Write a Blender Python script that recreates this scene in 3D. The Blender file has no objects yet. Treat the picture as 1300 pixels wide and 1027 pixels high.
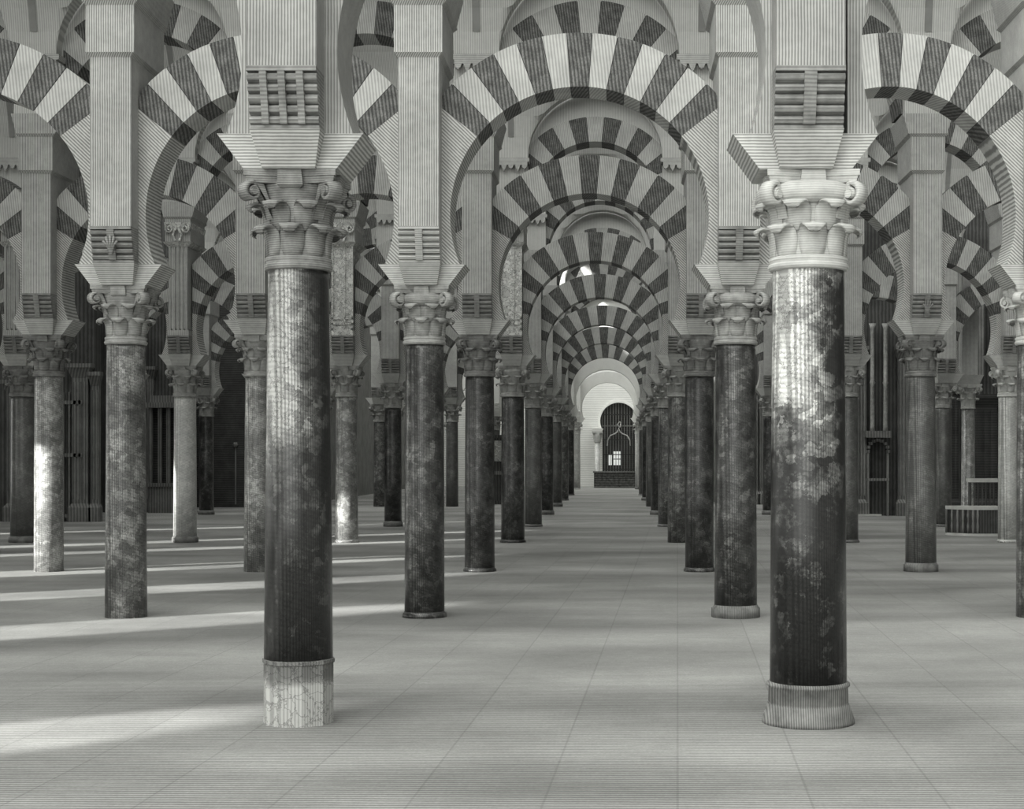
import bpy, math, random
from mathutils import Vector
R_ = random.Random(7)
PI = math.pi
scene = bpy.context.scene
COL = scene.collection

# ---------------------------------------------------------------- camera constants
F = 1978.0; VX = 781.0; VY = 580.0; H = 1.6
def X(px, d): return (px - VX) * d / F
def Z(py, d): return H + (VY - py) * d / F

# ---------------------------------------------------------------- materials
def g(v): return (v * 0.995, v, v * 0.965, 1)
MATS = {}
def mat(name, lo, hi, scale=3.0, hatch=None, rough=0.75, marble=None, bump=0.15, fleck=0.0, spec=0.3, hatch2=None):
    """hatch = ((ax,ay,az) direction the lines vary along, period in m, strength)"""
    if name in MATS: return MATS[name]
    m = bpy.data.materials.new(name); m.use_nodes = True
    nt = m.node_tree; N = nt.nodes; L = nt.links
    N.clear()
    out = N.new('ShaderNodeOutputMaterial'); b = N.new('ShaderNodeBsdfPrincipled')
    L.new(b.outputs[0], out.inputs[0])
    b.inputs['Roughness'].default_value = rough
    b.inputs['Specular IOR Level'].default_value = spec
    geo = N.new('ShaderNodeNewGeometry'); pos = geo.outputs['Position']
    def noise(sc, det=4, rg=0.6, src=None):
        n = N.new('ShaderNodeTexNoise'); n.inputs['Scale'].default_value = sc
        n.inputs['Detail'].default_value = det; n.inputs['Roughness'].default_value = rg
        L.new(src or pos, n.inputs['Vector']); return n.outputs[0]
    def math_(op, a, bb=None, clamp=False):
        n = N.new('ShaderNodeMath'); n.operation = op; n.use_clamp = clamp
        for i, v in enumerate((a, bb)):
            if v is None: continue
            if isinstance(v, (int, float)): n.inputs[i].default_value = v
            else: L.new(v, n.inputs[i])
        return n.outputs[0]
    def ramp(fac, stops):
        n = N.new('ShaderNodeValToRGB'); L.new(fac, n.inputs[0])
        e = n.color_ramp.elements
        e[0].position, e[0].color = stops[0][0], g(stops[0][1])
        e[1].position, e[1].color = stops[-1][0], g(stops[-1][1])
        for p, v in stops[1:-1]:
            q = e.new(p); q.color = g(v)
        return n.outputs[0]
    nz = noise(scale)
    hgt = nz
    if marble:
        # marble = dict(thr=height above which the stone is pale, amt=blend width)
        mp = N.new('ShaderNodeVectorMath'); mp.operation = 'MULTIPLY_ADD'
        nv = N.new('ShaderNodeTexNoise'); nv.inputs['Scale'].default_value = marble.get('dist', 4.0); L.new(pos, nv.inputs['Vector'])
        L.new(nv.outputs[1], mp.inputs[0]); mp.inputs[1].default_value = (.34, .34, .3); nv.inputs['Detail'].default_value = 5; nv.inputs['Roughness'].default_value = .7; L.new(pos, mp.inputs[2])
        v = N.new('ShaderNodeTexVoronoi'); v.inputs['Scale'].default_value = marble.get('cell', 18.0); v.feature = 'F1'
        L.new(mp.outputs[0], v.inputs['Vector'])
        ve = N.new('ShaderNodeTexVoronoi'); ve.inputs['Scale'].default_value = marble.get('cell', 18.0); ve.feature = 'DISTANCE_TO_EDGE'
        L.new(mp.outputs[0], ve.inputs['Vector'])
        bw = N.new('ShaderNodeSeparateColor'); L.new(v.outputs['Color'], bw.inputs[0])
        cellv = math_('MULTIPLY', math_('SUBTRACT', bw.outputs[0], 0.5), marble.get('cv', 0.5))
        big = noise(marble.get('big', 3.2), 8, 0.75)
        fac = math_('ADD', math_('MULTIPLY', math_('SUBTRACT', big, 0.5), marble.get('bv', 1.6)), cellv)
        fac = math_('ADD', fac, marble.get('bias', 0.4))
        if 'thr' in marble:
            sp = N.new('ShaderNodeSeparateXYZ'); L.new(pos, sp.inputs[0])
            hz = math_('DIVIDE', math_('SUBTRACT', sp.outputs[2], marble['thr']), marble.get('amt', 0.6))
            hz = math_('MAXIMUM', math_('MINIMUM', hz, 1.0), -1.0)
            if 'tx' in marble:   # paints a lit left flank and shaded right flank into the shaft colour
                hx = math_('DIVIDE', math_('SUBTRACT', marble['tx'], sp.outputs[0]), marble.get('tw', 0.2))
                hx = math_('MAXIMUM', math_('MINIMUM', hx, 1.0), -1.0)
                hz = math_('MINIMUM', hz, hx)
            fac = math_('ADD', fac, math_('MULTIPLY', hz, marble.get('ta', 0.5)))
        col = ramp(fac, [(0.0, lo), (0.45, lo + (hi - lo) * 0.25), (0.95, hi)])
        wv = noise(9.0, 4, .7); edge = math_('MULTIPLY', math_('LESS_THAN', math_('MULTIPLY', ve.outputs['Distance'], math_('ADD', .35, wv)), 0.035), marble.get('vein', 0.5))
        keep = math_('SUBTRACT', 1.0, edge)
        mx = N.new('ShaderNodeVectorMath'); mx.operation = 'SCALE'; L.new(col, mx.inputs[0]); L.new(keep, mx.inputs['Scale'])
        col = mx.outputs[0]; hgt = big
    else:
        col = ramp(nz, [(0.3, lo), (0.7, hi)])
    if fleck:
        f = noise(60, 2, 0.5); f = math_('MULTIPLY', math_('SUBTRACT', f, 0.5), fleck * 2)
        k = math_('ADD', 1.0, f)
        mx = N.new('ShaderNodeVectorMath'); mx.operation = 'SCALE'; L.new(col, mx.inputs[0]); L.new(k, mx.inputs['Scale']); col = mx.outputs[0]
    for hh in (hatch, hatch2):
        if not hh: continue
        d, per, st = hh
        dp = N.new('ShaderNodeVectorMath'); dp.operation = 'DOT_PRODUCT'; L.new(pos, dp.inputs[0]); dp.inputs[1].default_value = d
        w = math_('ADD', math_('MULTIPLY', dp.outputs['Value'], 2 * PI / per), math_('MULTIPLY', noise(5.0, 2), 2.2))
        s = math_('SINE', w)
        wid = math_('MULTIPLY', math_('SUBTRACT', noise(14.0, 3), 0.5), 1.6)
        s = math_('ADD', s, wid)
        s = math_('MULTIPLY', math_('MAXIMUM', math_('MINIMUM', math_('MULTIPLY', s, 2.0), 1.0), -1.0), 0.5)
        s = math_('ADD', s, 0.5)
        k = math_('SUBTRACT', 1.0, math_('MULTIPLY', s, st))
        mx = N.new('ShaderNodeVectorMath'); mx.operation = 'SCALE'; L.new(col, mx.inputs[0]); L.new(k, mx.inputs['Scale']); col = mx.outputs[0]
    L.new(col, b.inputs['Base Color'])
    if bump:
        bp = N.new('ShaderNodeBump'); bp.inputs['Strength'].default_value = bump; bp.inputs['Distance'].default_value = 0.02
        L.new(hgt, bp.inputs['Height']); L.new(bp.outputs[0], b.inputs['Normal'])
    MATS[name] = m; return m
VL = (0.92, 0.75, 0)       # vertical lines
HL = (0, 0, 1)             # horizontal lines
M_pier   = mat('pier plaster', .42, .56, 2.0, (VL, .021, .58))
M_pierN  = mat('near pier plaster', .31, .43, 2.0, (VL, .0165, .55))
M_impost = mat('impost stone', .46, .62, 3.0, (HL, .018, .55))
M_corbel = mat('roll corbel stone', .16, .34, 6.0, (HL, .022, .35))
M_haunch = mat('haunch plaster', .42, .56, 2.5, ((.7, 0, .72), .026, .6))
M_vl     = mat('pale voussoir stone', .40, .56, 3.0, ((.95, .2, .1), .03, .34))
M_vd     = mat('dark brick voussoir', .09, .2, 9.0, ((.95, .2, .12), .034, .62), fleck=.6)
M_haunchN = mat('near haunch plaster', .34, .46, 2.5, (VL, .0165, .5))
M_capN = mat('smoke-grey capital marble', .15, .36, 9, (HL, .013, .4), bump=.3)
M_joint  = mat('arch joint mortar', .03, .05)
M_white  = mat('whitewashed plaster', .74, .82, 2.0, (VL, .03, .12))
M_vault  = mat('vault plaster', .5, .6, 1.2, ((1, .0, .0), .03, .3))
M_slot   = mat('vault slot painted shade', .2, .26)
M_cap    = mat('capital marble', .26, .48, 9.0, (HL, .014, .42), bump=.3)
M_capL   = mat('pale capital marble', .42, .6, 8.0, (HL, .014, .25), bump=.3)
M_capD   = mat('weathered capital marble', .13, .3, 9.0, (HL, .02, .35), bump=.4)
M_floor  = mat('stone floor', .33, .46, .7, ((0.02, 1, 0), .046, .5), rough=.7, fleck=.3, bump=.05)
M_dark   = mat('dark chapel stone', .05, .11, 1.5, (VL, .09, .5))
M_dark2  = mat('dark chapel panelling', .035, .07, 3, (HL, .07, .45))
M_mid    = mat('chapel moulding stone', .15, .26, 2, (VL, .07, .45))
M_wood   = mat('dark bench wood', .05, .1, 5, (VL, .05, .5), rough=.5)
M_woodL  = mat('worn wood edge', .45, .6, 5, None, rough=.5)
M_iron   = mat('wrought iron', .02, .05, 5, None, rough=.5)
M_carve  = mat('carved plaster relief', .42, .68, 10, None, marble=dict(cell=14, cv=.9, bv=.5, bias=.6, vein=.65), bump=.8)
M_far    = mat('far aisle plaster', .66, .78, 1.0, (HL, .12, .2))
def shaft_mat(name, lo, hi, **kw):
    mb = dict(cell=15, cv=.45, bv=2.3, bias=.35, vein=.5); mb.update(kw)
    return mat(name, lo, hi, 3, (VL, .017, .5), rough=.3, marble=mb, bump=.12, spec=.5, hatch2=((.25, .2, 1), .03, .2))
M_s_fl = shaft_mat('mottled marble pale above', .03, .46, thr=1.6, amt=.4, ta=.55, bias=.44, tx=-1.86, tw=.12)  # shade on the shaft's right half is painted into the marble
M_s_fr = shaft_mat('mottled marble half pale half black', .02, .75, thr=1.78, amt=.25, ta=.5, bias=.42, tx=1.22, tw=.12)  # dark right flank is shade painted into the marble colour
M_s_dk = shaft_mat('dark veined marble', .02, .25, bias=.36)
M_s_md = shaft_mat('grey mottled marble', .06, .42, bias=.45)
M_s_lt = shaft_mat('pale clouded marble', .14, .62, bias=.5, vein=.35)
M_s_gr = shaft_mat('fluted grey granite', .1, .28, bias=.42, cv=.3, vein=.2)
M_s_wh = shaft_mat('whitish marble', .5, .8, bias=.5, vein=.15)
M_drum = mat('stained drum marble', .16, .46, 4, (VL, .02, .3), marble=dict(cell=11, cv=.6, bv=1.3, bias=.5, vein=.4, thr=.27, amt=.04, ta=-.6))
M_flare = mat('worn base marble', .1, .3, 7, ((1, 0, 0), .014, .5))

# ---------------------------------------------------------------- mesh builder
class MB:
    def __init__(s): s.v = []; s.f = []; s.mi = []; s.sm = []
    def add(s, vs, fs, mi=0, smooth=False):
        o = len(s.v); s.v += [tuple(p) for p in vs]
        for f in fs: s.f.append([i + o for i in f]); s.mi.append(mi); s.sm.append(smooth)
    def box(s, x0, x1, y0, y1, z0, z1, mi=0): s.frus(x0, x1, y0, y1, z0, x0, x1, y0, y1, z1, mi)
    def frus(s, ax0, ax1, ay0, ay1, z0, bx0, bx1, by0, by1, z1, mi=0):
        s.add([(ax0, ay0, z0), (ax1, ay0, z0), (ax1, ay1, z0), (ax0, ay1, z0), (bx0, by0, z1), (bx1, by0, z1), (bx1, by1, z1), (bx0, by1, z1)],
              [(3, 2, 1, 0), (4, 5, 6, 7), (0, 1, 5, 4), (1, 2, 6, 5), (2, 3, 7, 6), (3, 0, 4, 7)], mi)
    def lathe(s, prof, n=24, mi=0, cx=0, cy=0, smooth=True, a0=0.0):
        vs = []; fs = []
        for r, z in prof:
            for i in range(n):
                a = a0 + 2 * PI * i / n; vs.append((cx + r * math.cos(a), cy + r * math.sin(a), z))
        for j in range(len(prof) - 1):
            for i in range(n):
                k = (i + 1) % n
                fs.append((j * n + i, j * n + k, (j + 1) * n + k, (j + 1) * n + i))
        fs.append(tuple(range(n - 1, -1, -1))); fs.append(tuple((len(prof) - 1) * n + i for i in range(n)))
        s.add(vs, fs, mi, smooth)
    def prism(s, poly, y0, y1, mi=0):            # poly in xz, anticlockwise seen from -y
        n = len(poly)
        vs = [(x, y0, z) for x, z in poly] + [(x, y1, z) for x, z in poly]
        fs = [tuple(range(n)), tuple(range(2 * n - 1, n - 1, -1))]
        for i in range(n):
            k = (i + 1) % n; fs.append((k, i, i + n, k + n))
        s.add(vs, fs, mi)
    def prismx(s, poly, x0, x1, mi=0):           # poly in yz extruded along x
        n = len(poly)
        vs = [(x0, y, z) for y, z in poly] + [(x1, y, z) for y, z in poly]
        fs = [tuple(range(n - 1, -1, -1)), tuple(range(n, 2 * n))]
        for i in range(n):
            k = (i + 1) % n; fs.append((i, k, k + n, i + n))
        s.add(vs, fs, mi)
    def cylx(s, x0, x1, cy, cz, r, n=12, mi=0):
        s.prismx([(cy + r * math.cos(2 * PI * i / n), cz + r * math.sin(2 * PI * i / n)) for i in range(n)], x0, x1, mi)
    def tube(s, pts, r, n=8, mi=0):
        vs = []; fs = []
        P = [Vector(p) for p in pts]
        for i, p in enumerate(P):
            t = (P[min(i + 1, len(P) - 1)] - P[max(i - 1, 0)]).normalized()
            u = t.cross(Vector((0, 1, 0)))
            if u.length < .05: u = t.cross(Vector((1, 0, 0)))
            u.normalize(); w = t.cross(u)
            for k in range(n):
                a = 2 * PI * k / n; vs.append(p + u * r * math.cos(a) + w * r * math.sin(a))
        for i in range(len(P) - 1):
            for k in range(n):
                q = (k + 1) % n; fs.append((i * n + k, i * n + q, (i + 1) * n + q, (i + 1) * n + k))
        fs.append(tuple(range(n))); fs.append(tuple((len(P) - 1) * n + k for k in range(n)))
        s.add(vs, fs, mi, True)
    def mesh(s, name, mats):
        me = bpy.data.meshes.new(name); me.from_pydata(s.v, [], s.f)
        for m in (mats if isinstance(mats, (list, tuple)) else [mats]): me.materials.append(m)
        me.polygons.foreach_set('material_index', s.mi); me.polygons.foreach_set('use_smooth', s.sm)
        me.update(); return me
    def build(s, name, mats, parent=None, loc=(0, 0, 0)):
        return link(name, s.mesh(name, mats), parent, loc)
def link(name, me, parent=None, loc=(0, 0, 0), rz=0):
    o = bpy.data.objects.new(name, me); COL.objects.link(o); o.rotation_euler = (0, 0, rz)
    if parent:
        o.parent = parent
        if parent.data is None: loc = (loc[0], loc[1], loc[2] - ZOFF.get(parent.name, 0))
    o.location = loc
    return o
def tag(o, label, cat, group=None):
    assert 4 <= len(label.split()) <= 16, label
    o['label'] = label; o['category'] = cat
    if group: o['group'] = group
    return o
ZOFF = {}
def raise_base(t, z):      # put the Empty at the foot of a thing that starts above the floor
    t.location.z = z; ZOFF[t.name] = z
def thing(name, loc, label, cat, group=None):
    o = bpy.data.objects.new(name, None); COL.objects.link(o); o.location = loc; o.empty_display_size = .2
    return tag(o, label, cat, group)
def struct(o): o['kind'] = 'structure'; return o

# ---------------------------------------------------------------- the lattice of arcades
S = [652, 393, 281, 210, 171, 142, 122, 107, 94, 80]
D = [F * 3.1 / s for s in S]
OVR = {(1, -2): 160, (1, -1): 539, (1, 0): 934, (1, 1): 1316, (2, -3): 62, (2, -2): 328, (2, -1): 609, (2, 0): 888, (2, 1): 1169, (3, -3): 235, (3, -2): 440,
       (3, -1): 651, (3, 0): 861, (3, 1): 1076, (3, 2): 1280, (3, -4): 30, (4, -1): 677, (4, -2): 499, (4, 1): 1019, (4, 2): 1197,
       (5, -4): 262, (6, -2): 574, (6, -3): 482, (0, -1): 379, (0, 0): 1026}
def colx(k, c):
    px = OVR.get((k, c)); d = D[k]
    return X(px, d) if px is not None else 1.187 + 3.1 * c
ORD = ['first', 'second', 'third', 'fourth', 'fifth', 'sixth', 'seventh', 'eighth', 'ninth', 'tenth']
def row(k): return 'front row' if k == 0 else ORD[k] + ' row'
def side(c): return (ORD[c] + ' right of the aisle') if c >= 0 else (ORD[-c - 1] + ' left of the aisle')
# columns: k -> (first c, last c)
RNG = {0: (-2, 1), 1: (-3, 1), 2: (-4, 2), 3: (-5, 3), 4: (-4, 3), 5: (-4, 1), 6: (-3, 0), 7: (-3, 0), 8: (-3, 0), 9: (-3, 0)}

ZC = 2.75; ZT = 3.29; ZI = 3.50; ZK = 3.84      # neck, capital top, impost top, corbel top
ZS = 5.48; ZU = 6.02; ZV = 7.1                   # pier shaft top, upper impost, vault springing
AC = 3.98; AR = 1.27; AO = 1.80                  # lower arch centre and radii
UC = 6.1; UO = 1.74

# ---------------------------------------------------------------- column
def leaf_mesh(R, h, halfang, out, name, m):
    mb = MB()
    path = [(0.004, 0), (.008, .3), (.012, .6), (.022, .82), (.05, .96), (.085, 1.0), (.108, .93), (.108, .82), (.09, .76)]
    wid = [.8, 1, 1.05, .98, .85, .72, .55, .38, .2]
    nx = 5; th = .012; top = []; bot = []
    for (o, z), w in zip(path, wid):
        for i in range(nx):
            t = -1 + 2 * i / (nx - 1); a = halfang * w * t
            rr = R + o * out + .012 * (1 - abs(t)) - .004 * (i % 2)
            top.append((rr * math.sin(a), -rr * math.cos(a), z * h)); rb = rr - th
            bot.append((rb * math.sin(a), -rb * math.cos(a), z * h - (th if o > .04 else 0)))
    n = len(path); fs = []; K = n * nx
    for j in range(n - 1):
        for i in range(nx - 1):
            q = (j * nx + i, j * nx + i + 1, (j + 1) * nx + i + 1, (j + 1) * nx + i)
            fs.append(q); fs.append(tuple(K + v for v in reversed(q)))
        fs.append((j * nx, (j + 1) * nx, K + (j + 1) * nx, K + j * nx))
        e = nx - 1; fs.append(((j + 1) * nx + e, j * nx + e, K + j * nx + e, K + (j + 1) * nx + e))
    for i in range(nx - 1):
        t0 = (n - 1) * nx + i; fs.append((t0, t0 + 1, K + t0 + 1, K + t0)); fs.append((i + 1, i, K + i, K + i + 1))
    mb.add(top + bot, fs, 0, True)
    return mb.mesh(name, m)
def spiral_profile(r0, turns=1.6, w=.35, n=26):
    """scroll outline in (u,v): centre at 0, thick strip coiling inwards"""
    o = []; i_ = []
    for k in range(n + 1):
        t = k / n; a = PI / 2 - 2 * PI * turns * t; r = r0 * (1 - .8 * t); q = r - r0 * w * (1 - .75 * t)
        o.append((r * math.cos(a), r * math.sin(a))); i_.append((q * math.cos(a), q * math.sin(a)))
    return o, i_
def volute_mesh(R, z0, z1, m, r0=.075, w=.085):
    """corner scroll lying in the diagonal plane, built facing -y"""
    mb = MB(); o, i_ = spiral_profile(r0)
    cy = -min(R + .135, .335); cz = z1 - r0 - .012
    n = len(o)
    for sgn_w in (w,):
        vs = []
        for (u, v) in o: vs += [(-sgn_w / 2, cy - u * 1.0, cz + v), (sgn_w / 2, cy - u, cz + v)]
        for (u, v) in i_: vs += [(-sgn_w / 2, cy - u, cz + v), (sgn_w / 2, cy - u, cz + v)]
        fs = []; K = 2 * n
        for j in range(n - 1):
            a = 2 * j
            fs += [(a, a + 1, a + 3, a + 2), (K + a + 2, K + a + 3, K + a + 1, K + a), (a, a + 2, K + a + 2, K + a), (a + 3, a + 1, K + a + 1, K + a + 3)]
        mb.add(vs, fs, 0, True)
    mb.cylx(-w / 2 - .012, w / 2 + .012, cy, cz, r0 * .3, 10)
    st = [(-w * .42, R), (0, 0)]
    pts = [(-(R + .0), z0), (-(R + .02), z0 + (z1 - z0) * .45), (-(R + .06), z1 - r0 * .45), (cy + .01, z1 - .012), (cy, z1 - .012 - r0 * .33), (-(R + .09), z1 - r0), (-(R - .02), z0 + .02)]
    mb.prismx([(p[0], p[1]) for p in pts][::-1], -w * .4, w * .4)
    return mb.mesh('volute', m)
PROTO = {}
def capital(parent, R, kind, m, full):
    """kind: 'leaf' or 'scroll'. local z from ZC to ZT"""
    key = (round(R, 3), kind, m.name, full)
    h = ZT - ZC
    if key not in PROTO:
        p = {}
        mb = MB()
        mb.lathe([(R * .97, ZC), (R * 1.0, ZC + .06), (R * 1.02, ZC + .2), (R * 1.1, ZC + .34), (R * 1.28, ZC + .43), (R * 1.34, ZC + .475)], 28)
        p['bell'] = mb.mesh('bell', m)
        mb = MB()
        mb.lathe([(R, ZC - .035), (R * 1.1, ZC - .028), (R * 1.14, ZC - .008), (R * 1.1, ZC + .006), (R * 1.07, ZC + .012), (R * 1.11, ZC + .022), (R * 1.11, ZC + .04), (R, ZC + .05)], 28)
        p['astragal'] = mb.mesh('astragal', m)
        mb = MB(); a = max(.255, R * 1.16)
        pl = []
        for q in range(4):
            for t in (-1, -.86, -.5, 0, .5, .86):
                d = a * (1.06 if abs(t) > .8 else (.93 + .0 if t else .9) + (.03 if abs(t) == .5 else 0))
                x, y = t * a * 1.06, -d
                for _ in range(q): x, y = -y, x
                pl.append((x, y))
        n = len(pl)
        for (s0, z0, s1, z1) in ((.93, ZT - .075, .97, ZT - .035), (1, ZT - .035, 1, ZT)):
            vs = [(x * s0, y * s0, z0) for x, y in pl] + [(x * s1, y * s1, z1) for x, y in pl]
            mb.add(vs, [tuple(range(n - 1, -1, -1)), tuple(range(n, 2 * n))] + [(i, (i + 1) % n, n + (i + 1) % n, n + i) for i in range(n)])
        for q in range(4):
            bx = MB(); x0 = a * .3
            c, s_ = [(0, -1), (1, 0), (0, 1), (-1, 0)][q]
            vs = []
            for z, f, wd in ((ZT - .11, a * .9, x0 * .7), (ZT - .09, a * 1.0, x0), (ZT - .005, a * 1.05, x0 * .9)):
                for t in (-1, 1):
                    for ff in (f, f - .12):
                        vs.append((c * ff - s_ * t * wd, s_ * ff + c * t * wd, z))
            fs = []
            for j in range(2):
                b0 = 4 * j
                for (u, w) in ((0, 2), (2, 3), (3, 1), (1, 0)): fs.append((b0 + u, b0 + w, b0 + 4 + w, b0 + 4 + u))
            fs += [(0, 1, 3, 2), (8, 10, 11, 9)]
            mb.add(vs, fs)
        p['abacus'] = mb.mesh('abacus', m)
        p['leaf1'] = leaf_mesh(R * 1.0, .19, .36, .95, 'acanthus_leaf', m)
        p['leaf2'] = leaf_mesh(R * 1.05, .17, .33, 1.05, 'acanthus_leaf', m)
        p['volute'] = volute_mesh(R * 1.12, ZC + .26, ZT - .05, m, r0=.085 if kind == 'scroll' else .068)
        mb = MB()
        if kind == 'scroll':
            mb.lathe([(R * 1.15, ZC + .345), (R * 1.36, ZC + .36), (R * 1.47, ZC + .40), (R * 1.45, ZC + .45), (R * 1.3, ZC + .475)], 28)
            p['cushion_roll'] = mb.mesh('cushion_roll', m)
        PROTO[key] = p
    p = PROTO[key]
    if not full:
        # small far capital: bell with leaves and scrolls welded into a single carved block
        k2 = key + ('one',)
        if k2 not in PROTO:
            mb = MB()
            def put(me, rz=0, dz=0):
                c, s_ = math.cos(rz), math.sin(rz)
                vs = [(v.co.x * c - v.co.y * s_, v.co.x * s_ + v.co.y * c, v.co.z + dz) for v in me.vertices]
                mb.add(vs, [tuple(f.vertices) for f in me.polygons])
            put(p['bell']); put(p['astragal']); put(p['abacus'])
            for i in range(8): put(p['leaf1'], i * PI / 4, ZC + .035); put(p['leaf2'], (i + .5) * PI / 4, ZC + .19)
            for i in range(4): put(p['volute'], PI / 4 + i * PI / 2)
            PROTO[k2] = mb.mesh('capital', m)
        return link('capital', PROTO[k2], parent)
    cap = link('capital', p['bell'], parent)
    link('astragal', p['astragal'], cap); link('abacus', p['abacus'], cap)
    for i in range(8): link('acanthus_leaf', p['leaf1'], cap, (0, 0, ZC + .035), i * PI / 4)
    for i in range(8): link('acanthus_leaf', p['leaf2'], cap, (0, 0, ZC + .19), (i + .5) * PI / 4)
    for i in range(4): link('volute', p['volute'], cap, (0, 0, 0), PI / 4 + i * PI / 2)
    if 'cushion_roll' in p: link('cushion_roll', p['cushion_roll'], cap)
    return cap

def column(k, c, Rb, Rt, base, sm, cm, kind, label, full):
    t = thing('marble_column', (colx(k, c), D[k], 0), label, 'column', 'marble columns carrying the arches')
    mb = MB(); z0 = 0
    if base == 'drum':
        b = MB(); b.lathe([(Rb * 1.03, 0), (Rb * 1.03, .36), (Rb * 1.07, .365), (Rb * 1.07, .385), (Rb * 1.0, .39)], 10, smooth=False)
        b.build('base_drum', M_drum, t); z0 = .39
    elif base == 'flare':
        b = MB(); b.lathe([(Rb * 1.2, 0), (Rb * 1.2, .02), (Rb * 1.06, .115), (Rb * 1.02, .12), (Rb * 1.04, .13), (Rb * 1.03, .215), (Rb * 1.08, .225), (Rb * 1.08, .24), (Rb, .25)], 28)
        b.build('flared_base', M_flare, t); z0 = .25
    elif base == 'ring':
        b = MB(); b.lathe([(Rb * 1.13, 0), (Rb * 1.13, .09), (Rb * 1.07, .1), (Rb, .125)], 24)
        b.build('ring_base', M_flare, t); z0 = .125
    elif base == 'foot':
        b = MB(); b.lathe([(Rb * 1.12, 0), (Rb * 1.1, .03), (Rb * 1.0, .06)], 24)
        b.build('ring_base', sm, t); z0 = .06
    hgt = ZC - .035
    mb.lathe([(Rb, z0), (Rb + (Rt - Rb) * .3, z0 + (hgt - z0) * .35), (Rb + (Rt - Rb) * .65, z0 + (hgt - z0) * .7), (Rt, hgt - .05), (Rt, hgt)], 32 if full else 20)
    mb.build('shaft', sm, t)
    capital(t, Rt, kind, cm, full)
    return t

SPEC = {  # (k,c): Rb,Rt,base,shaft,capmat,kind,words
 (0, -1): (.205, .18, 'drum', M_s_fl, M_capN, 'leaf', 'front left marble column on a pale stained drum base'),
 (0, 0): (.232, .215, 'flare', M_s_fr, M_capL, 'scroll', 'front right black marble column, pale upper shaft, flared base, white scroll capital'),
 (1, -2): (.205, .185, 'none', M_s_md, M_cap, 'leaf', None), (1, -1): (.20, .19, 'foot', M_s_dk, M_cap, 'scroll', None),
 (1, 0): (.215, .195, 'ring', M_s_dk, M_cap, 'scroll', None), (1, 1): (.2, .19, 'none', M_s_md, M_capL, 'leaf', None),
 (2, -3): (.2, .19, 'none', M_s_lt, M_capD, 'leaf', None), (2, -2): (.2, .18, 'none', M_s_lt, M_cap, 'leaf', None),
 (2, -1): (.21, .2, 'foot', M_s_dk, M_capD, 'leaf', None), (2, 0): (.2, .2, 'foot', M_s_dk, M_capD, 'leaf', None), (2, 1): (.215, .195, 'ring', M_s_gr, M_capD, 'leaf', None),
 (3, -3): (.215, .2, 'ring', M_s_wh, M_cap, 'leaf', None), (3, -2): (.215, .19, 'foot', M_s_lt, M_cap, 'leaf', None), (3, -1): (.22, .21, 'foot', M_s_dk, M_cap, 'leaf', None),
 (3, 2): (.19, .18, 'foot', M_s_wh, M_capL, 'leaf', None), (3, -4): (.24, .23, 'ring', M_s_gr, M_capD, 'leaf', None),
 (9, -1): (.2, .19, 'foot', M_s_wh, M_capL, 'leaf', None),
}
TONE = {M_s_dk: 'dark veined', M_s_md: 'grey mottled', M_s_lt: 'pale clouded', M_s_gr: 'grey granite-like', M_s_wh: 'whitish'}
for k in range(10):
    a, b = RNG[k]
    for c in range(a, b + 1):
        sp = SPEC.get((k, c))
        if not sp:
            sm = R_.choice([M_s_dk, M_s_md, M_s_dk, M_s_gr]) if k > 3 else R_.choice([M_s_md, M_s_gr])
            if k == 9: sm = M_s_wh
            sp = (.2, .188, R_.choice(['foot', 'none', 'ring']), sm, M_cap if k < 9 else M_capL, 'leaf', None)
        lab = sp[6] or '%s marble column in the %s, %s' % (TONE[sp[3]], row(k), side(c))
        column(k, c, sp[0], sp[1], sp[2], sp[3], sp[4], sp[5], lab, k < 4)

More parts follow.
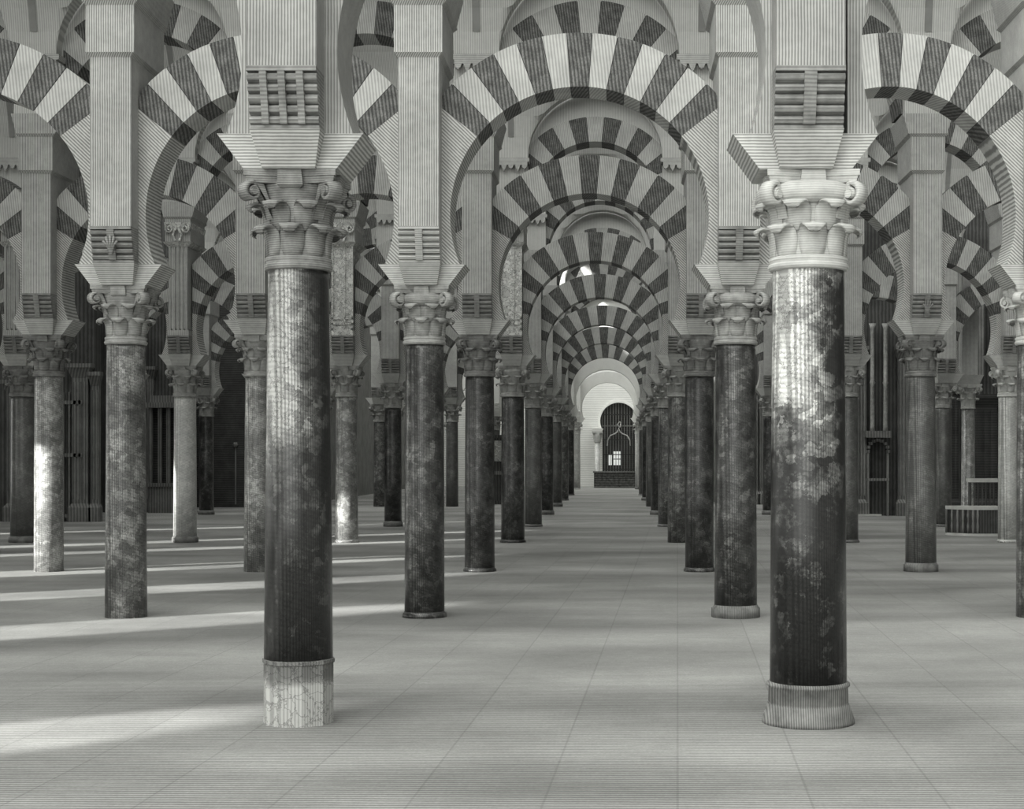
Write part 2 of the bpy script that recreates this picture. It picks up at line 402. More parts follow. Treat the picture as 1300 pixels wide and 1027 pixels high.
# ---------------------------------------------------------------- piers
def pier(k, c):
    x, d = colx(k, c), D[k]
    if (k, c) == (0, 0): x -= .045
    style = 'plain'
    if k == 3 and c <= -3: style = 'fluted'
    elif k == 3 and c in (-2, -1): style = 'carved'
    word = {'plain': 'plastered square pier on its capital', 'fluted': 'fluted pier with scroll-carved top', 'carved': 'relief-carved panelled pier with scroll top'}[style]
    t = thing('pier', (x, d, 0), '%s, %s, %s' % (word, row(k), side(c)), 'pier', 'piers standing on the capitals')
    raise_base(t, ZT)
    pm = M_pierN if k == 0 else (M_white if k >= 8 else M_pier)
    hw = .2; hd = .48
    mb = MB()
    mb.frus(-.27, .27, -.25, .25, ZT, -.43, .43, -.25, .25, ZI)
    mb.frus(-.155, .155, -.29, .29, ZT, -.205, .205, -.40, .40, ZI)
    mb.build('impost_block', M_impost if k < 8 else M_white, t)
    # roll corbels, front and back
    for sg in (-1, 1):
        mb = MB()
        n = 5; prof = [(0, ZI)]
        zz = ZI + .02; dz = (ZK - .03 - zz) / n
        prof.append((.395, ZI)); prof.append((.395, zz))
        for i in range(n):
            yc = .375 + .085 * (i + .5) / n; z0 = zz + i * dz
            for j in range(5):
                a = -PI / 2 + PI * j / 4
                prof.append((yc + .034 * math.cos(a), z0 + dz / 2 + dz * .46 * math.sin(a)))
        prof += [(.495, ZK - .03), (.495, ZK), (0, ZK)]
        pr = [(sg * y, z) for y, z in prof]
        if sg > 0: mb.prismx(pr, -hw, hw)
        else: mb.prismx(pr[::-1], -hw, hw)
        # centre band
        y0, y1 = .3, .435
        bw = .035 if not (k == 0 and c < 0) else .03
        bands = [(-bw, bw)] if not (k == 0 and c < 0) else [(-.125, -.085), (-.02, .02), (.085, .125)]
        for b0, b1 in bands:
            vs = [(b0, sg * .3, zz), (b1, sg * .3, zz), (b1, sg * .425, zz), (b0, sg * .425, zz), (b0, sg * .3, ZK - .03), (b1, sg * .3, ZK - .03), (b1, sg * .508, ZK - .03), (b0, sg * .508, ZK - .03)]
            mb.add(vs, [(3, 2, 1, 0), (4, 5, 6, 7), (0, 1, 5, 4), (1, 2, 6, 5), (2, 3, 7, 6), (3, 0, 4, 7)])
        if k == 2 and c == 1 or k == 1 and c == -2:   # a palmette on the corbel
            for q in range(-2, 3):
                a = q * .5
                mb.tube([(0, sg * .45, ZI + .08), (.04 * math.sin(a), sg * .49, ZI + .15), (.075 * math.sin(a) * 1.1, sg * .50, ZI + .13 + .12 * math.cos(a))], .012, 6)
        mb.build('roll_corbel', M_impost if (k == 1 and c == -1) else (M_corbel if k < 8 else M_white), t)
    zs = ZS
    mb = MB()
    if style == 'plain':
        mb.box(-hw, hw, -hd, hd, ZK, zs)
        mb.build('pier_shaft', pm, t)
    else:
        mb.box(-hw + .02, hw - .02, -hd + .02, hd - .02, ZK + .12, zs)
        mb.box(-hw, hw, -hd, hd, ZK, ZK + .1)
        if style == 'fluted':
            for i in range(5):
                xx = -hw + .045 + i * .0775
                mb.box(xx - .02, xx + .02, -hd, -hd + .03, ZK + .1, zs)
            mb.build('pier_shaft', M_pier, t)
        else:
            for (a0, a1) in ((-hw, -hw + .035), (hw - .035, hw), (.04, .06)):
                mb.box(a0, a1, -hd, -hd + .03, ZK + .1, zs)
            for j in range(1, 4): mb.box(-hw, hw, -hd, -hd + .03, ZK + .1 * j, ZK + .1 * j + .03)
            mb.build('pier_shaft', M_carve, t)
    if k == 0: return
    # upper block, mouldings and flared impost of the upper arches
    mb = MB()
    if style != 'plain':
        mb.frus(-hw, hw, -hd, hd, zs, -.27, .27, -.54, .54, zs + .08)
        mb.frus(-.2, .2, -.47, .47, zs + .08, -.25, .25, -.52, .52, ZU - .1)
        for sx in (-1, 1):
            o, i_ = spiral_profile(.09, n=16)
            pts = [(sx * (.15 + u * .9), -.53, ZU - .22 + v) for u, v in o]
            mb.tube(pts, .02, 6)
            mb.tube([(sx * .04, -.53, zs + .1), (sx * .08, -.54, zs + .2), (sx * .02, -.54, zs + .34)], .02, 6)
        mb.build('pier_capital', M_carve, t)
        mb = MB()
    else:
        mb.frus(-hw, hw, -hd, hd, zs, -.235, .235, -.52, .52, zs + .04)
    mb.box(-.235, .235, -.5, .5, zs + .04, ZU - .04)
    mb.frus(-.235, .235, -.5, .5, ZU - .04, -.275, .275, -.53, .53, ZU)
    mb.frus(-.265, .265, -.5, .5, ZU, -.34, .34, -.5, .5, ZU + .28)
    mb.build('upper_impost', pm, t)
    mb = MB()
    mb.box(-.31, .31, -.47, .47, ZU + .28, ZV - .13)
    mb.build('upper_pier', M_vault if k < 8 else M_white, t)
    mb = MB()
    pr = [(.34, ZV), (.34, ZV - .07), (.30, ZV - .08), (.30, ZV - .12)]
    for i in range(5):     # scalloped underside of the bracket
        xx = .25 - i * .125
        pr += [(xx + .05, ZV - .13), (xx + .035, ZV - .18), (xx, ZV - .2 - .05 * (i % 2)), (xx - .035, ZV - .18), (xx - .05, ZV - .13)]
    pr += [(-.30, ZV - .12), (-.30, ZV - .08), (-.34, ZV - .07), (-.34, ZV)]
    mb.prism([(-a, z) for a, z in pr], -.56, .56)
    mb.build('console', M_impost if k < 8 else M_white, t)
for k in range(10):
    a, b = RNG[k]
    for c in range(a, b + 1): pier(k, c)

# ---------------------------------------------------------------- arches
def ring(mb, hs, zc, r, R, y0, y1, a0, a1, n, start, clipx, mats=(0, 1), gap=.006):
    """voussoirs between the angles a0..a1 (degrees)"""
    da = (a1 - a0) / n
    for i in range(n):
        t0 = math.radians(a0 + i * da) + gap / r * .5; t1 = math.radians(a0 + (i + 1) * da) - gap / r * .5
        inner = []; outer = []
        for j in range(5):
            t = t0 + (t1 - t0) * j / 4
            q = R
            if abs(math.cos(t)) * R > clipx: q = clipx / abs(math.cos(t))
            inner.append((r * math.cos(t) * hs, zc + r * math.sin(t))); outer.append((q * math.cos(t) * hs, zc + q * math.sin(t)))
        mb.prism((inner + outer[::-1])[::-1] if False else inner[::-1] + outer, y0, y1, mats[(i + start) % 2])
def bayname(k, c):
    if c == -1: return 'over the central aisle'
    return ('%s bay right of the aisle' % ORD[c]) if c >= 0 else ('%s bay left of the aisle' % ORD[-c - 2])
def lower_arch(k, c):
    xa, xb = colx(k, c), colx(k, c + 1); half = (xb - xa) / 2; hs = half / 1.55
    plain = k >= 8
    lab = '%s horseshoe arch in the %s, %s' % ('whitewashed' if plain else 'striped', row(k), bayname(k, c))
    t = thing('horseshoe_arch', ((xa + xb) / 2, D[k], 0), lab, 'arch', 'lower horseshoe arches')
    raise_base(t, ZI)
    a0 = 38 if k in (0, 1) else (30 if k == 2 else 12)
    n = 13 if k < 2 else (13 if k == 2 else 17)
    clip = (half - .2) / hs
    y0, y1 = -.25, .25
    mb = MB()
    ring(mb, hs, AC, AR, AO, y0, y1, a0, 180 - a0, n, 1 if n % 4 == 1 else 0, clip, (0, 0) if plain else (0, 1))
    # mortar core
    core = []; outc = []
    for j in range(33):
        th = math.radians(a0 + (180 - 2 * a0) * j / 32); q = AO - .01
        if abs(math.cos(th)) * q > clip: q = clip / abs(math.cos(th))
        core.append((hs * (AR + .008) * math.cos(th), AC + (AR + .008) * math.sin(th))); outc.append((hs * q * math.cos(th), AC + q * math.sin(th)))
    for j in range(32):
        mb.prism([core[j + 1], core[j], outc[j], outc[j + 1]], y0 + .008, y1 - .008, 2 if not plain else 0)
    mb.build('voussoir_ring', [M_white if plain else M_vl, M_vd, M_joint], t)
    as_ = math.degrees(math.asin((ZI - AC) / AR))
    for sg in (1, -1):
        mb = MB(); ztop = AC + clip * math.tan(math.radians(a0)) if AO * math.cos(math.radians(a0)) > clip else AC + AO * math.sin(math.radians(a0))
        inn = []; ou = []
        NN = 16
        for j in range(NN + 1):
            th = math.radians(as_ + (a0 - as_) * j / NN)
            inn.append((sg * hs * AR * math.cos(th), AC + AR * math.sin(th)))
            ou.append((sg * hs * clip, ZI + (ztop - ZI) * j / NN))
        ou[-1] = (sg * hs * min(clip, AO * math.cos(math.radians(a0))), ztop)
        for j in range(NN):
            q = [inn[j], ou[j], ou[j + 1], inn[j + 1]]
            if sg < 0: q = q[::-1]
            mb.prism(q, y0, y1, 0)
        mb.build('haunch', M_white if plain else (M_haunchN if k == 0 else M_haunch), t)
def upper_arch(k, c):
    xa, xb = colx(k, c), colx(k, c + 1); half = (xb - xa) / 2; hs = half / 1.55
    plain = k >= 8
    lab = '%s upper-tier round arch in the %s, %s' % ('whitewashed' if plain else 'striped', row(k), bayname(k, c))
    t = thing('upper_arch', ((xa + xb) / 2, D[k], 0), lab, 'arch', 'upper tier of round arches')
    raise_base(t, ZU + .28)
    r = 1.2; clip = (half - .31) / hs; y0, y1 = -.3, .3
    zc = ZU + .28 - .05
    mb = MB()
    n = 15
    ring(mb, hs, zc, r, UO - .08, y0, y1, 4, 176, n, 0, clip, (0, 0) if plain else (1, 0))
    core = []; outc = []
    for j in range(33):
        th = math.radians(4 + 172 * j / 32); q = UO - .09
        if abs(math.cos(th)) * q > clip: q = clip / abs(math.cos(th))
        core.append((hs * (r + .008) * math.cos(th), zc + (r + .008) * math.sin(th))); outc.append((hs * q * math.cos(th), zc + q * math.sin(th)))
    for j in range(32):
        mb.prism([core[j + 1], core[j], outc[j], outc[j + 1]], y0 + .008, y1 - .008, 2 if not plain else 0)
    mb.build('voussoir_ring', [M_white if plain else M_vl, M_vd, M_joint], t)
    mb = MB(); top = 9.0; prev = None
    NN = 28; xs = []
    for j in range(NN + 1):
        th = math.radians(4 + 172 * j / NN); q = UO - .085
        if abs(math.cos(th)) * q > clip: q = clip / abs(math.cos(th))
        xs.append((hs * q * math.cos(th), zc + q * math.sin(th)))
    for j in range(NN):
        (x1, z1), (x0, z0) = xs[j], xs[j + 1]
        if x1 - x0 < 1e-4: continue
        mb.prism([(x0, z0), (x1, z1), (x1, top), (x0, top)], y0 + .01, y1 - .01)
    mb.build('spandrel_wall', M_vault if not plain else M_white, t)
for k in range(10):
    a, b = RNG[k]
    for c in range(a, b):
        lower_arch(k, c)
        if k > 0: upper_arch(k, c)

# ---------------------------------------------------------------- vaults
def vault(k):
    y0 = D[k] + .5; y1 = D[k + 1] - .5; yc = (y0 + y1) / 2; Rm = (y1 - y0) / 2
    a = max(RNG[k][0], RNG[k + 1][0]); b = min(RNG[k][1], RNG[k + 1][1])
    lo, hi = RNG[k + 1]
    lo = max(lo, a) ; hi = max(b, lo + 1)
    lo, hi = RNG[k + 1]
    if k == 4: hi = 3
    xs = []; zc = []
    def xcol(c, y):
        t = (y - D[k]) / (D[k + 1] - D[k]); xa = colx(k, c) if RNG[k][0] <= c <= RNG[k][1] else 1.187 + 3.1 * c
        return xa * (1 - t) + colx(k + 1, c) * t
    ys = [(y0 - .2, 0)] + [(yc - Rm * math.cos(PI * j / 26), Rm * math.sin(PI * j / 26)) for j in range(27)] + [(y1 + .2, 0)]
    U = []
    for c in range(lo, hi):
        nb = 22
        U.append((c, 0.0, 0)); U.append((c, .095, 0))
        for j in range(nb + 1): U.append((c, .5 - .40 * math.cos(PI * j / nb), math.sin(PI * j / nb)))
        U.append((c, .905, 0))
    U.append((hi - 1, 1.0, 0))
    vs = []; n = len(U)
    for (y, zm) in ys:
        for (c, u, cr) in U:
            xa, xb = xcol(c, y), xcol(c + 1, y); w = (xb - xa)
            vs.append((xa + w * u, y, ZV + max(zm, cr * .40 * w)))
    fs = []
    for j in range(len(ys) - 1):
        if (9 if k < 5 else 11) <= j <= (17 if k < 5 else 15): continue         # unseen skylight slot, left open along each crown to light the naves
        for i in range(n - 1):
            fs.append((j * n + i, (j + 1) * n + i, (j + 1) * n + i + 1, j * n + i + 1))
    mb = MB(); mb.add(vs, fs, 0, False)
    for c in range(lo, hi + 1):            # flat dark strip painting a sunk slot's shade down each pendentive
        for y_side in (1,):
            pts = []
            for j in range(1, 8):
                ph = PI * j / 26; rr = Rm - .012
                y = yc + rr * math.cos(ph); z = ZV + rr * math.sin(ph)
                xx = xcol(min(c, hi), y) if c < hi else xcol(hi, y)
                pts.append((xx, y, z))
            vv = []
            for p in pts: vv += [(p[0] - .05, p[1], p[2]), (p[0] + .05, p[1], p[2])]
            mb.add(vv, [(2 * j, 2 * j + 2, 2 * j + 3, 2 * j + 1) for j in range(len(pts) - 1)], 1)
    o = mb.build('ceiling', [M_vault if k < 7 else M_white, M_slot]); struct(o)
for k in range(1, 9): vault(k)

# ---------------------------------------------------------------- floor with flagstone joints
def floor_material():
    m = M_floor.copy(); m.name = 'stone floor slabs'; nt = m.node_tree; N = nt.nodes; L = nt.links
    b = next(n for n in N if n.type == 'BSDF_PRINCIPLED'); src = b.inputs['Base Color'].links[0].from_socket
    geo = next(n for n in N if n.type == 'NEW_GEOMETRY')
    br = N.new('ShaderNodeTexBrick'); br.inputs['Scale'].default_value = 1.0
    br.inputs['Color1'].default_value = (1, 1, 1, 1); br.inputs['Color2'].default_value = (.93, .93, .93, 1); br.inputs['Mortar'].default_value = (.78, .78, .78, 1)
    br.inputs['Mortar Size'].default_value = .006; br.inputs['Brick Width'].default_value = .95; br.inputs['Row Height'].default_value = .62
    mp = N.new('ShaderNodeMapping'); mp.inputs['Rotation'].default_value = (0, 0, PI / 2 + .04); L.new(geo.outputs['Position'], mp.inputs[0]); L.new(mp.outputs[0], br.inputs['Vector'])
    nz = N.new('ShaderNodeTexNoise'); nz.inputs['Scale'].default_value = .35; nz.inputs['Detail'].default_value = 4
    st = N.new('ShaderNodeVectorMath'); st.operation = 'MULTIPLY'; st.inputs[1].default_value = (.5, 1.6, 1); L.new(geo.outputs['Position'], st.inputs[0]); L.new(st.outputs[0], nz.inputs['Vector'])
    rp = N.new('ShaderNodeValToRGB'); L.new(nz.outputs[0], rp.inputs[0]); rp.color_ramp.elements[0].position = .35; rp.color_ramp.elements[0].color = (.56, .56, .56, 1); rp.color_ramp.elements[1].position = .6
    m1 = N.new('ShaderNodeVectorMath'); m1.operation = 'MULTIPLY'; L.new(src, m1.inputs[0]); L.new(br.outputs[0], m1.inputs[1])
    m2 = N.new('ShaderNodeVectorMath'); m2.operation = 'MULTIPLY'; L.new(m1.outputs[0], m2.inputs[0]); L.new(rp.outputs[0], m2.inputs[1])
    L.new(m2.outputs[0], b.inputs['Base Color'])
    return m
mb = MB(); mb.box(-26, 13, -8, 92, -.2, 0)
struct(mb.build('floor', floor_material()))

# ---------------------------------------------------------------- side walls
# courtyard facade on the left: tall doorways, unseen wall raised far up to block stray sun
WX = -15.5
doors = [(-3.6, 1.5), (.4, 1.7), (7.2, 1.8), (11.8, 1.6), (16.2, 1.7), (21.4, 1.2), (24.4, 1.3), (30.5, 1.0)]
mb = MB(); prev = -8.0
for y, w in doors:
    mb.box(WX - .35, WX + .15, prev, y - w / 2, 0, 18.0)
    mb.box(WX - .35, WX + .15, y - w / 2, y + w / 2, 3.95, 18.0)
    for sg in (-1, 1):                    # rounded shoulders of each doorway
        poly = [(y + sg * w / 2, 3.95)] + [(y + sg * w / 2 * math.cos(j * PI / 12), 3.95 - w / 2 + w / 2 * math.sin(j * PI / 12)) for j in range(7)]
        if sg > 0: poly = poly[::-1]
        mb.prismx(poly, WX - .35, WX + .15)
    prev = y + w / 2
mb.box(WX - .35, WX + .15, prev, 38.4, 0, 18.0)
struct(mb.build('wall_left', M_pier))
mb = MB(); mb.box(12.5, 12.9, -8, 42.35, 0, 11)
struct(mb.build('wall_right', M_dark))

# ---------------------------------------------------------------- dark chapels, left
def wall_block(name, x0, x1, y, top, m, th=.5):
    mb = MB(); mb.box(x0, x1, y, y + th, 0, top); return struct(mb.build(name, m))
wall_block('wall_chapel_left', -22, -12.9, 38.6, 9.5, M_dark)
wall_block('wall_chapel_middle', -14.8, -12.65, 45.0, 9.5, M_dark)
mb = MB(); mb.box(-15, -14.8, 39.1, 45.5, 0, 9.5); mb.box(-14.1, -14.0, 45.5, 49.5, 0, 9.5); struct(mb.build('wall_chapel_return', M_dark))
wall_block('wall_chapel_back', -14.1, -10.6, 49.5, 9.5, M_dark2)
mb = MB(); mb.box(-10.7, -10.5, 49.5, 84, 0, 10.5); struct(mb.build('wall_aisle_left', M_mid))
def pilaster(x, y, w, h, label, m=M_mid):
    t = thing('chapel_pilaster', (x, y, 0), label, 'pilaster', 'pilasters framing the dark chapels')
    mb = MB(); mb.box(-w * .7, w * .7, -.22, 0, 0, .35); mb.frus(-w * .7, w * .7, -.22, 0, .35, -w * .5, w * .5, -.16, 0, .45)
    mb.build('plinth', m, t)
    mb = MB(); mb.box(-w / 2, w / 2, -.15, 0, .45, h - .35)
    for i in range(3):
        xx = (-.3 + .3 * i) * w; mb.box(xx - w * .08, xx + w * .08, -.18, -.15, .55, h - .45)
    mb.build('pilaster_shaft', m, t)
    mb = MB(); mb.frus(-w / 2, w / 2, -.15, 0, h - .35, -w * .75, w * .75, -.26, 0, h - .1); mb.box(-w * .8, w * .8, -.28, 0, h - .1, h)
    mb.build('pilaster_capital', m, t)
pilaster(X(104, 38.6), 38.6, .4, 3.9, 'tall grey pilaster beside the far left chapel opening')
pilaster(X(123, 38.6), 38.6, .2, 3.7, 'slim pilaster at the right edge of the left chapel')
pilaster(X(22, 38.6), 38.6, .4, 3.5, 'dim pilaster at the far left edge of the hall')
pilaster(X(190, 45), 45.0, .3, 4.2, 'tall pale pilaster left of the cabinet in the left chapel')
pilaster(X(265, 49.5), 49.5, .25, 4.0, 'narrow pilaster left of the dark arched chamber')
pilaster(X(324, 49.5), 49.5, .25, 3.8, 'narrow pilaster right of the dark arched chamber')
# confessional-like cabinet with posts
t = thing('panelled_cabinet', (X(208, 44.4), 44.4, 0), 'dark panelled cabinet with slim posts in the left chapel', 'cabinet')
mb = MB(); mb.box(-.45, .45, 0, .5, 0, .75); mb.build('lower_body', M_mid, t)
mb = MB(); mb.box(-.5, .5, -.05, .5, .75, .85); mb.build('ledge', M_mid, t)
for xx in (-.38, -.12, .12, .38):
    mb = MB(); mb.box(xx - .05, xx + .05, 0, .1, .85, 3.0); mb.build('post', M_mid, t)
mb = MB(); mb.box(-.5, .5, -.08, .5, 3.0, 3.15); mb.box(-.42, .42, -.02, .5, 3.15, 3.35); mb.build('cornice', M_mid, t)
mb = MB(); mb.box(-.42, .42, .3, .5, .85, 3.0); mb.build('back_panel', M_dark2, t)
# doorway in the left chapel
t = thing('chapel_door', (X(93, 38.5), 38.5, 0), 'dark barred door between the left chapel pilasters', 'door')
for i in range(4):
    mb = MB(); mb.box(-.22 + i * .14 - .02, -.22 + i * .14 + .02, -.06, 0, 0, 3.2); mb.build('bar', M_mid, t)
for z in (.1, 1.6, 2.9):
    mb = MB(); mb.box(-.26, .26, -.08, -.0, z, z + .09); mb.build('rail', M_mid, t)
# door leaf of the dark chamber
t = thing('chamber_door', (X(297, 49.4), 49.4, 0), 'dark arched chamber door behind the thin column', 'door')
mb = MB(); pts = [(-.75, 0), (.75, 0), (.75, 2.9)] + [(.75 * math.cos(a * PI / 12), 2.9 + .75 * math.sin(a * PI / 12)) for a in range(1, 12)] + [(-.75, 2.9)]
mb.prism(pts, -.06, 0); mb.build('door_leaf', M_dark2, t)
mb = MB(); mb.box(.05, .09, -.1, -.06, .1, 1.9); mb.lathe([(.05, 1.9), (.09, 1.98), (.05, 2.06)], 10, cx=.07, cy=-.09); mb.build('door_post', M_mid, t)

# ---------------------------------------------------------------- right chapels
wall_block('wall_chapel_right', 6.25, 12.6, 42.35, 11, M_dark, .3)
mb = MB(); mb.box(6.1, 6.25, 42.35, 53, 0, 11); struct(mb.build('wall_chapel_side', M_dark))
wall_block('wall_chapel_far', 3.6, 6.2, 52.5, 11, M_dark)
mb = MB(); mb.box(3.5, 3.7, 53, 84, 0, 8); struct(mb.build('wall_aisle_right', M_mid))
for px in (958, 968): pilaster(X(px, 52.5), 52.5, .22, 4.0, 'slim dark pilaster %s between the right columns' % ('nearer the aisle' if px == 958 else 'farther from the aisle'))
# doorway with slender colonettes
yy = 42.25
t = thing('chapel_doorway', (X(1113, yy), yy, 0), 'dark chapel doorway with two tall pale colonettes', 'doorway')
for px, z0, z1 in ((1106, 2.3, 5.2), (1122.5, 2.3, 5.2)):
    mb = MB(); xx = X(px, yy) - X(1113, yy)
    mb.lathe([(.075, z0), (.06, z0 + .1), (.055, 3.55), (.08, 3.6), (.055, 3.65), (.055, z1 - .15), (.1, z1)], 12, cx=xx, cy=-.2)
    mb.build('colonette', M_cap, t)
mb = MB(); mb.box(-.35, .35, -.3, 0, 2.12, 2.3)
mb.build('lintel', M_mid, t)
mb = MB()
for j in range(9):
    a = j * PI / 8; mb.box(.02 + .28 * math.cos(a) - .05, .02 + .28 * math.cos(a) + .05, -.12, 0, 1.75 + .3 * math.sin(a) - .04, 1.75 + .3 * math.sin(a) + .04)
mb.build('arch_moulding', M_mid, t)
mb = MB(); mb.box(-.3, -.22, -.1, 0, 0, 1.7); mb.box(.25, .32, -.1, 0, 0, 1.7); mb.box(-.3, .32, -.12, 0, .95, 1.02); mb.build('door_frame', M_mid, t)
mb = MB(); mb.box(-.6, .1, -.2, 0, 0, .05); mb.build('threshold', M_woodL, t)
for px, w, h in ((1092, .3, 4.6), (1146, .3, 4.6), (1206, .4, 3.6), (1250, .6, 3.3)):
    pilaster(X(px, 42.35), 42.35, w, h, {1092: 'dark pilaster left of the right chapel doorway', 1146: 'tall dark pilaster right of the colonette doorway', 1206: 'dim pilaster behind the bench on the right', 1250: 'broad dim pilaster behind the bench backrest'}[px], M_dark2 if px > 1150 else M_mid)
# framed dark painting
yp = 42.2
t = thing('framed_painting', (X(1290, yp), yp, Z(442, yp)), 'dark framed painting high on the right chapel wall', 'painting')
mb = MB(); w2 = .62; h2 = 1.15
for (x0, x1, z0, z1) in ((-w2, w2, 0, .08), (-w2, w2, h2 - .08, h2), (-w2, -w2 + .08, .08, h2 - .08), (w2 - .08, w2, .08, h2 - .08)): mb.box(x0, x1, -.05, .03, z0, z1)
mb.build('frame', M_pier, t)
mb = MB(); mb.box(-w2 + .08, w2 - .08, 0, .02, .08, h2 - .08); mb.build('canvas', M_dark2, t)
# pale panels in the right wall above the columns
mb = MB(); mb.box(X(1222, 41) , X(1262, 41), 42.1, 42.35, 3.8, 7.0); struct(mb.build('trim_1', M_mid))
# an extra slender column by the bench
t = thing('marble_column', (X(1229, 36.4), 36.4, 0), 'slender pale column rising behind the bench on the right', 'column', 'marble columns carrying the arches')
mb = MB(); mb.lathe([(.2, 0), (.19, .08), (.165, .1), (.15, ZC - .035)], 20); mb.build('shaft', M_s_lt, t)
capital(t, .15, 'leaf', M_capL, False)
t = thing('pier', (X(1229, 36.4), 36.4, 0), 'narrow pier above the slender column behind the bench', 'pier', 'piers standing on the capitals'); raise_base(t, ZT)
mb = MB(); mb.frus(-.22, .22, -.22, .22, ZT, -.3, .3, -.3, .3, ZI); mb.build('impost_block', M_impost, t)
mb = MB(); mb.box(-.18, .18, -.2, .2, ZI, 6.5); mb.build('pier_shaft', M_pier, t)

# ---------------------------------------------------------------- bench on the right
yb = 31.6
t = thing('corner_bench', (X(1238, yb), yb, 0), 'dark wooden corner bench with curved front and railed back', 'bench')
xl, xr = X(1206, yb) - X(1238, yb), X(1270, yb) - X(1238, yb)
arc = [(xl + (xr - .5 - xl) * j / 6, .35 - .5 * math.sin(PI / 2 * j / 6)) for j in range(7)] + [(xr, -.15)]
def slab(mb, z0, z1, off=0):
    pl = [(x, y - off) for x, y in arc] + [(xr, .45), (xl, .45)]
    n = len(pl); mb.add([(x, y, z0) for x, y in pl] + [(x, y, z1) for x, y in pl], [tuple(range(n - 1, -1, -1)), tuple(range(n, 2 * n))] + [(i, (i + 1) % n, n + (i + 1) % n, n + i) for i in range(n)])
mb = MB(); slab(mb, .05, .53); mb.build('bench_body', M_wood, t)
mb = MB(); slab(mb, .53, .6, .04); mb.build('seat', M_woodL, t)
mb = MB(); slab(mb, 0, .05, .05); mb.build('plinth', M_woodL, t)
for j in range(7):
    x, y = arc[j]; mb = MB(); mb.lathe([(.02, .05), (.03, .2), (.018, .3), (.03, .42), (.02, .53)], 8, cx=x, cy=y - .025); mb.build('baluster', M_mid, t)
mb = MB(); mb.box(xr - .04, xr + .03, -.15, -.08, .6, 1.15); mb.build('back_post', M_woodL, t)
mb = MB(); mb.box(xr - .55, xr - .5, .38, .45, .6, 1.12); mb.build('back_post', M_wood, t)
mb = MB(); mb.box(xr - .6, xr + .04, .3, .45, 1.08, 1.16); mb.build('top_rail', M_woodL, t)
for j in range(6):
    mb = MB(); mb.box(xr - .45 + j * .08, xr - .42 + j * .08, .38, .42, .6, 1.08); mb.build('spindle', M_wood, t)

# ---------------------------------------------------------------- small altar seen between the left columns
ya = 52.6
t = thing('side_altar', (X(632, ya), ya, 0), 'dark side altar with carved panel between the left aisle columns', 'altar')
mb = MB(); mb.box(-.55, .55, 0, .6, 0, .12); mb.box(-.45, .45, .05, .6, .12, 1.0); mb.build('altar_block', M_dark, t)
mb = MB(); mb.box(-.55, .55, -.03, .6, 1.0, 1.12); mb.build('altar_table', M_mid, t)
mb = MB(); mb.box(-.4, .4, .3, .5, 1.12, 1.35); mb.box(-.34, .34, .3, .5, 1.35, 2.25); mb.box(-.42, .42, .25, .5, 2.25, 2.35); mb.build('reredos', M_dark, t)
mb = MB(); mb.box(-.25, .25, .27, .3, 1.45, 2.15); mb.build('carved_panel', M_carve, t)

# ---------------------------------------------------------------- end wall, gate
yw = 84.0
GX = X(785.5, yw); gz = Z(511, yw); gr = 1.0; gc = gz - gr
mb = MB()
ang0 = -28
pts = [(GX + gr * math.cos(math.radians(a)), gc + gr * math.sin(math.radians(a))) for a in [ang0 + (180 - 2 * ang0) * j / 30 for j in range(31)]]
nx = gr * math.cos(math.radians(ang0)); zb = pts[0][1]
TOP = 10.5
mb.box(-40, GX - gr, yw, yw + .5, 0, TOP); mb.box(GX + gr, 14, yw, yw + .5, 0, TOP)
for j in range(30):
    (x1, z1), (x0, z0) = pts[j], pts[j + 1]
    if x1 > x0 + 1e-5: mb.prism([(x0, z0), (x1, z1), (x1, TOP), (x0, TOP)], yw, yw + .5)
    # horseshoe cusps below the centre
for sg in (-1, 1):
    xe = GX + sg * gr
    low = [(GX + sg * gr * math.cos(math.radians(a)), gc + gr * math.sin(math.radians(a))) for a in (0, -7, -14, -21, -28)]
    for j in range(4):
        q = [low[j], (xe, low[j][1]), (xe, low[j + 1][1]), low[j + 1]]
        q = [(p[0], p[1]) for p in q]
        if sg > 0: q = q[::-1]
        mb.prism(q, yw, yw + .5)
    xx = GX + sg * nx
    mb.box(min(xx, xe), max(xx, xe), yw, yw + .5, 0, zb)
struct(mb.build('wall_back', M_far))
mb = MB()
for j in range(30):
    a0_ = math.radians(ang0 + (180 - 2 * ang0) * j / 30); a1_ = math.radians(ang0 + (180 - 2 * ang0) * (j + 1) / 30)
    q = [(GX + r * math.cos(a), gc + r * math.sin(a)) for r, a in ((gr, a1_), (gr, a0_), (gr + .14, a0_), (gr + .14, a1_))]
    mb.prism(q, yw - .08, yw)
struct(mb.build('trim_2', M_white))
t = thing('iron_gate', (GX, yw + .2, 0), 'wrought iron grille gate under the arch at the end of the aisle', 'gate')
def gh(x): 
    x = min(abs(x), gr - .001); return gc + math.sqrt(gr * gr - x * x)
for i in range(13):
    x = -.9 + .15 * i; mb = MB(); mb.box(x - .016, x + .016, -.02, .02, .0, gh(x) - .02); mb.build('bar', M_mid, t)
for z in (.9, 1.7, 2.5, 3.25, 3.85):
    w = gr * .97 if z < gc else math.sqrt(max(.01, gr * gr - (z - gc) ** 2)) - .02
    mb = MB(); mb.box(-w, w, -.03, .03, z, z + .05); mb.build('rail', M_iron if z != 3.25 else M_mid, t)
mb = MB()
og = [(-.62, 2.2), (-.6, 2.5), (-.45, 2.75), (-.2, 2.85), (-.07, 2.95), (0, 3.15), (.07, 2.95), (.2, 2.85), (.45, 2.75), (.6, 2.5), (.62, 2.2)]
mb.tube([(x, -.06, z) for x, z in og], .035, 6); mb.build('ogee_crest', M_pier, t)
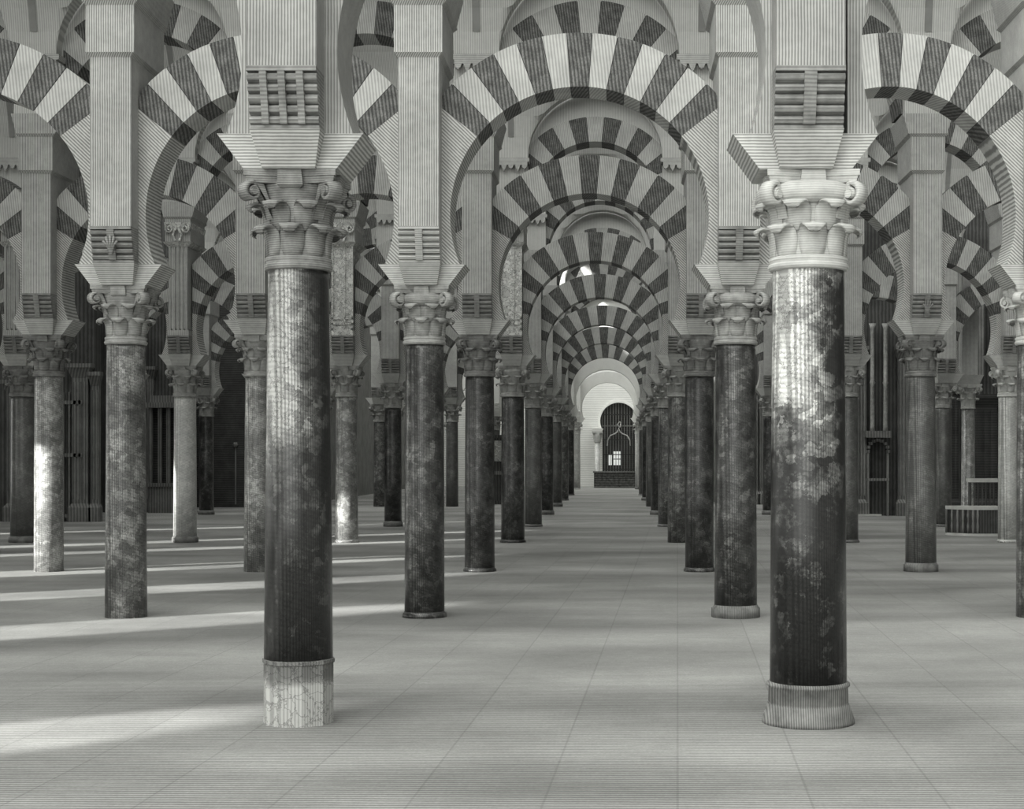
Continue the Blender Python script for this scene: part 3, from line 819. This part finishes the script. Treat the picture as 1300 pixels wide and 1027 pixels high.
mb = MB(); mb.tube([(.1 * math.cos(a), -.06, 3.35 + .14 * math.sin(2 * a) * .5 + .1 * math.sin(a)) for a in [2 * PI * j / 16 for j in range(17)]], .025, 6); mb.build('finial_scroll', M_pier, t)
mb = MB(); mb.box(GX - 1.3, GX + 1.3, yw + 1.5, yw + 1.6, 0, 6); struct(mb.build('wall_beyond_gate', M_dark2))
# lit window behind the gate
e = bpy.data.materials.new('daylit window'); e.use_nodes = True; bs = e.node_tree.nodes['Principled BSDF']
bs.inputs['Emission Color'].default_value = (.97, 1, .95, 1); bs.inputs['Emission Strength'].default_value = .55; bs.inputs['Base Color'].default_value = (.5, .5, .5, 1)
mb = MB()
for (x0, x1, z0, z1) in ((-.55, -.38, 1.15, 1.75), (-.3, .1, 1.15, 1.45), (-.3, .1, 1.5, 1.9)): mb.box(GX + x0, GX + x1, yw + 1.45, yw + 1.5, z0, z1)
struct(mb.build('window_1', e))
# parapet and step in front of the gate
t = thing('choir_parapet', (X(784, 80.5), 80.5, 0), 'low dark stone parapet across the end of the aisle', 'parapet')
mb = MB(); w = X(814, 80.5) - X(784, 80.5); mb.box(-w, w, 0, .25, 0, .78); mb.build('parapet_wall', mat('parapet rubble', .04, .2, 8, (HL, .12, .6)), t)
mb = MB(); mb.box(-w - .05, w + .05, -.06, .3, .78, .86); mb.build('coping', M_mid, t)
# whitish half columns flanking the gate
for px, nm in ((758.5, 'left'), (812.5, 'right')):
    t = thing('gate_column', (X(px, 82.5), 82.5, 0), 'small whitish column standing %s of the iron gate' % nm, 'column')
    mb = MB(); mb.lathe([(.2, 0), (.2, .1), (.16, .14), (.15, 2.35)], 16); mb.build('shaft', M_s_wh, t)
    mb = MB(); mb.lathe([(.16, 2.35), (.2, 2.42), (.18, 2.5), (.26, 2.66), (.24, 2.72), (.3, 2.86)], 16); mb.box(-.28, .28, -.28, .28, 2.86, 2.95); mb.build('capital', M_capL, t)
    mb = MB(); mb.frus(-.24, .24, -.28, .28, 2.95, -.3, .3, -.3, 1.49, 3.1); mb.build('impost', M_white, t)
# lit arched windows high in the end wall to the left
# ---------------------------------------------------------------- light
sun = bpy.data.lights.new('sun', 'SUN'); so = bpy.data.objects.new('sun', sun); COL.objects.link(so)
el = math.radians(13); az = math.radians(34.8)
dv = Vector((math.cos(az) * math.cos(el), math.sin(az) * math.cos(el), -math.sin(el)))
so.rotation_euler = dv.to_track_quat('-Z', 'Y').to_euler(); sun.energy = 16.0; sun.angle = math.radians(.9); sun.color = (1, 1, .97)
so.location = (-20, -10, 12)
w = bpy.data.worlds.new('sky'); scene.world = w; w.use_nodes = True
nt = w.node_tree; N = nt.nodes; L = nt.links
bg = N['Background']
tc = N.new('ShaderNodeTexCoord'); dp = N.new('ShaderNodeVectorMath'); dp.operation = 'DOT_PRODUCT'; L.new(tc.outputs['Generated'], dp.inputs[0])
v = Vector((-.8, -.35, .45)).normalized(); dp.inputs[1].default_value = v
rp = N.new('ShaderNodeValToRGB'); mr = N.new('ShaderNodeMapRange'); L.new(dp.outputs['Value'], mr.inputs[0]); mr.inputs[1].default_value = -1; mr.inputs[2].default_value = 1
L.new(mr.outputs[0], rp.inputs[0]); rp.color_ramp.elements[0].color = (.05, .051, .049, 1); rp.color_ramp.elements[1].color = (1.75, 1.77, 1.7, 1)
rp.color_ramp.elements[0].position = .5
L.new(rp.outputs[0], bg.inputs[0]); bg.inputs[1].default_value = 3.2

# ---------------------------------------------------------------- camera
cam = bpy.data.cameras.new('camera'); co = bpy.data.objects.new('camera', cam); COL.objects.link(co)
co.location = (0, 0, H); co.rotation_euler = (PI / 2, 0, 0)
cam.sensor_width = 36; cam.lens = F / 1300 * 36; cam.shift_x = -(VX - 650) / 1300; cam.shift_y = (VY - 513.5) / 1300; cam.clip_end = 300
scene.camera = co
scene.view_settings.view_transform = 'Standard'; scene.view_settings.look = 'None'; scene.view_settings.gamma = 1
scene.view_settings.use_curve_mapping = False; scene.view_settings.exposure = 0.05
